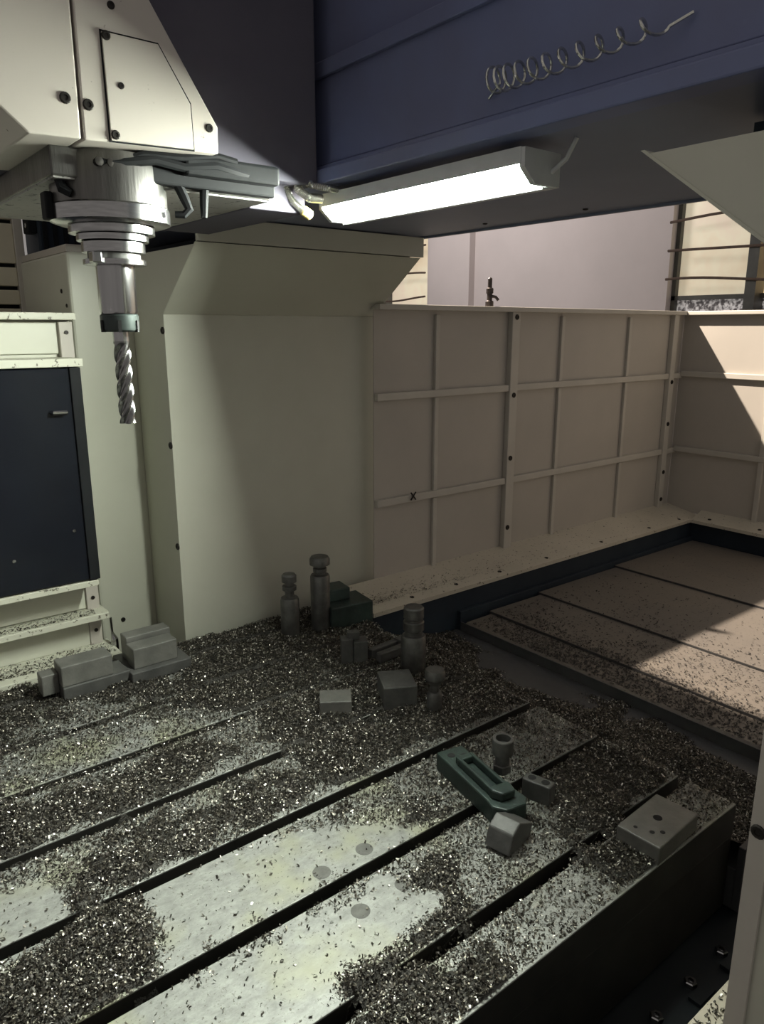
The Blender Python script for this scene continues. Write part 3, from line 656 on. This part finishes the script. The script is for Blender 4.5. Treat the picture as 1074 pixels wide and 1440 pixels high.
def density(x, y, jit=.018):
    jx = x+(vnoise(x, y, 22, 1)-.5)*jit*3+RNG.normal(0, jit*.5, x.shape); jy = y+(vnoise(x, y, 22, 2)-.5)*jit*3+RNG.normal(0, jit*.5, x.shape)
    d = np.full(x.shape, .55); d[jy > 1.82] = .9
    for v, P in DENS: d[inpoly(jx, jy, P)] = v
    br = vnoise(x, y, 14, 3)*.6+vnoise(x, y, 45, 4)*.4
    return np.clip(d*(.55+.9*br), 0, 1.1)
FIX = [(1.195,1.985,.03),(1.305,1.968,.032),(1.345,1.535,.036),(1.232,1.318,.02),(1.03,1.49,.035),(1.19,1.425,.045),(.55,2.03,.06),(.74,2.04,.07),(1.24,.664,.05),(.99,.84,.03),(1.15,.895,.02)]

def chips(name, x, y, z, label, size=(.0012, .0034), tilt=.55, mat_=None, extra=None):
    """curled slivers as one uncountable mesh; extra: (verts, quads) of the packed layer below"""
    n = len(x); L = RNG.uniform(*size, n); W = L*RNG.uniform(.28, .6, n); curl = RNG.uniform(-.5, 1.2, n)*L*.6
    yaw = RNG.uniform(0, 2*np.pi, n); px = RNG.normal(0, tilt, n); py = RNG.normal(0, tilt, n)
    ex = np.stack([np.cos(yaw)*np.cos(py), np.sin(yaw)*np.cos(py), np.sin(py)], 1)
    e0 = np.stack([-np.sin(yaw), np.cos(yaw), np.zeros(n)], 1); nz = np.cross(ex, e0)
    ey = e0*np.cos(px)[:, None]+nz*np.sin(px)[:, None]; up = np.cross(ex, ey)
    c = np.stack([x, y, z], 1); V = np.empty((n, 6, 3))
    for k, (t, hgt) in enumerate(((-1, 0), (0, 1), (1, 0))):
        b = c+ex*(t*L)[:, None]+up*(hgt*curl)[:, None]
        V[:, 2*k] = b-ey*W[:, None]; V[:, 2*k+1] = b+ey*W[:, None]
    low = V[:, :, 2].min(1); V[:, :, 2] += np.maximum(0, z-low)[:, None]*.85
    V = V.reshape(-1, 3); base = (np.arange(n)*6)[:, None]
    Q = np.concatenate([base+np.array([0, 2, 3, 1]), base+np.array([2, 4, 5, 3])], 0)
    mi = np.zeros(len(Q), int)
    if extra is not None:
        ev, eq = extra; Q = np.concatenate([Q, eq+len(V)], 0); V = np.concatenate([V, ev], 0); mi = np.concatenate([mi, np.ones(len(eq), int)])
    o0 = np.array([V[:, 0].mean(), V[:, 1].mean(), V[:, 2].min()]); V = V-o0
    me = bpy.data.meshes.new(name); me.vertices.add(len(V)); me.vertices.foreach_set('co', V.astype(np.float32).ravel())
    me.loops.add(len(Q)*4); me.loops.foreach_set('vertex_index', Q.astype(np.int32).ravel())
    me.polygons.add(len(Q)); me.polygons.foreach_set('loop_start', (np.arange(len(Q))*4).astype(np.int32)); me.polygons.foreach_set('loop_total', np.full(len(Q), 4, np.int32))
    me.materials.append(mat_ or M['chip']); me.materials.append(M['chip_bed']); me.polygons.foreach_set('material_index', mi.astype(np.int32))
    me.update(); me.validate()
    ob = bpy.data.objects.new(name, me); COL.objects.link(ob); ob.location = o0
    return tag(ob, label, 'metal chips', kind='stuff')

def in_slot(y, w=SW):
    r = np.zeros(y.shape, bool)
    for s_ in SLOTS: r |= np.abs(y-s_) < w
    return r
# on the table: a packed layer where the swarf is thick, loose slivers on top
gx = np.arange(0.0, 1.462, .007); gy = np.arange(.622, 2.149, .007); GXX, GYY = np.meshgrid(gx, gy, indexing='ij')
dg = density(GXX, GYY, .010)
for _ in range(2):
    p = np.pad(dg, 1, mode='edge'); dg = (p[1:-1, 1:-1]*2+p[:-2, 1:-1]+p[2:, 1:-1]+p[1:-1, :-2]+p[1:-1, 2:])/6
def mound(d, x, y): return -.006+np.clip((d-.42)/.5, 0, 1)*(.0085+.010*vnoise(x, y, 30, 5))
HG = mound(dg, GXX, GYY)+RNG.normal(0, .0010, dg.shape)
sl = in_slot(GYY, SW+.003); tf = np.clip((dg[sl]+.7*(GYY[sl] > 1.5)-.55)/.4, 0, 1); HG[sl] = np.minimum(HG[sl], .002)-.05+.046*tf*tf*(3-2*tf)
ev = np.stack([GXX.ravel(), GYY.ravel(), HG.ravel()], 1); nx, ny = GXX.shape
ii, jj = np.meshgrid(np.arange(nx-1), np.arange(ny-1), indexing='ij'); q0 = (ii*ny+jj).ravel()
eq = np.stack([q0, q0+ny, q0+ny+1, q0+1], 1); keep = (HG.ravel()[eq].max(1) > -.004); eq = eq[keep]
N = 330000
x = RNG.uniform(0.0, 1.466, N); y = RNG.uniform(.62, 2.148, N); d = density(x, y)
ok = RNG.random(N) < d*.80
for fx, fy, fr in FIX: ok &= (x-fx)**2+(y-fy)**2 > fr**2
s_ = in_slot(y); ok &= ~(s_ & (d+.6*(y > 1.5) < .75))
x, y, d = x[ok], y[ok], d[ok]
ix = np.clip((x/.007).astype(int), 0, nx-1); iy = np.clip(((y-.622)/.007).astype(int), 0, ny-1)
z = np.maximum(HG[ix, iy], 0)+.0006+RNG.random(len(x))*.0035*np.clip(d, .2, 1); s_ = in_slot(y); z[s_] = np.minimum(z[s_], HG[ix, iy][s_]+.002)
# fine grit between the slivers, missing only where the table was wiped clean
N = 230000; xg = RNG.uniform(0.0, 1.466, N); yg = RNG.uniform(.62, 2.148, N); dd = density(xg, yg, .014)
okg = (RNG.random(N) < np.clip((dd-.06)*2.2, 0, .85)) & ~in_slot(yg); xg, yg = xg[okg], yg[okg]
grit = (xg, yg)
chips('table_swarf', x, y, z, 'dark glinting metal chips scattered over the table', extra=(ev, eq))
chips('table_grit', grit[0], grit[1], np.full(len(grit[0]), .0004), 'fine dark grit dulling the unwiped part of the table', size=(.0007, .0013), tilt=.15)
# in the tray at the table end
gx = np.arange(1.478, 1.934, .009); gy = np.arange(.604, 1.948, .009); A, B = np.meshgrid(gx, gy, indexing='ij')
H2 = -.140+.05*vnoise(A, B, 5, 8)+.02*vnoise(A, B, 17, 9)-.075*(A-1.478)/.45+RNG.normal(0, .0012, A.shape); H2 = np.minimum(H2, -.03)
nx2, ny2 = A.shape; ii, jj = np.meshgrid(np.arange(nx2-1), np.arange(ny2-1), indexing='ij'); q0 = (ii*ny2+jj).ravel()
N = 75000; x = RNG.uniform(1.48, 1.932, N); y = RNG.uniform(.606, 1.946, N)
z = H2[np.clip(((x-1.478)/.009).astype(int), 0, nx2-1), np.clip(((y-.604)/.009).astype(int), 0, ny2-1)]+.001+RNG.random(N)*.004
chips('tray_swarf', x, y, z, 'dark heap of metal chips filling the tray at the table end', extra=(np.stack([A.ravel(), B.ravel(), H2.ravel()], 1), np.stack([q0, q0+ny2, q0+ny2+1, q0+1], 1)))
# strewn over the way cover
N = 9000; x = np.concatenate([1.95+RNG.exponential(.24, N), RNG.uniform(1.945, 2.14, 2600)]); y = np.concatenate([RNG.uniform(.63, 1.88, N), RNG.uniform(.63, 1.6, 2600)])
k = (x < 3.5) & (RNG.random(len(x)) < .25+.75*vnoise(x, y, 6, 12)); x, y = x[k], y[k]
z = np.where(x < 2.085, ZC-.0095, np.where(x < 2.40, ZC+.0003, np.where(x < 2.96, ZC+.005, ZC+.010)))+.0006
chips('cover_swarf', x, y, z, 'loose dark chips strewn over the stepped way cover', size=(.002, .0045), tilt=.3, mat_=M['dull_chip'])
# on the guard sill and on the cabinet ledges
N = 700; x = 1.53+RNG.exponential(.35, N); x = x[x < 3.6]; y = 1.99+np.abs(RNG.normal(0, .035, len(x))); y = np.minimum(y, 2.13); z = .015+(y-1.96)*.19
chips('sill_swarf', x, y, z, 'thin line of chips lying along the guard sill', tilt=.3)
N = 900; x = RNG.uniform(.1, .66, N); y = 2.245+np.abs(RNG.normal(0, .028, N)); y = np.minimum(y, 2.298)
chips('ledge_swarf', x, y, np.full(N, .1328), 'chips lying on the upper ledge under the black door', tilt=.3)
N = 1700; x = RNG.uniform(.1, .69, N); y = 2.20+np.abs(RNG.normal(0, .05, N)); y = np.minimum(y, 2.295)
chips('foot_ledge_swarf', x, y, np.full(N, .0128), 'chips lying on the lowest ledge at the cabinet foot', tilt=.4)
N = 500; x = RNG.uniform(.7, 1.14, N); y = RNG.uniform(.364, .40, N)
chips('column_ledge_swarf', x, y, np.full(N, .0006), 'dark chips on the ledge by the right column', tilt=.4)
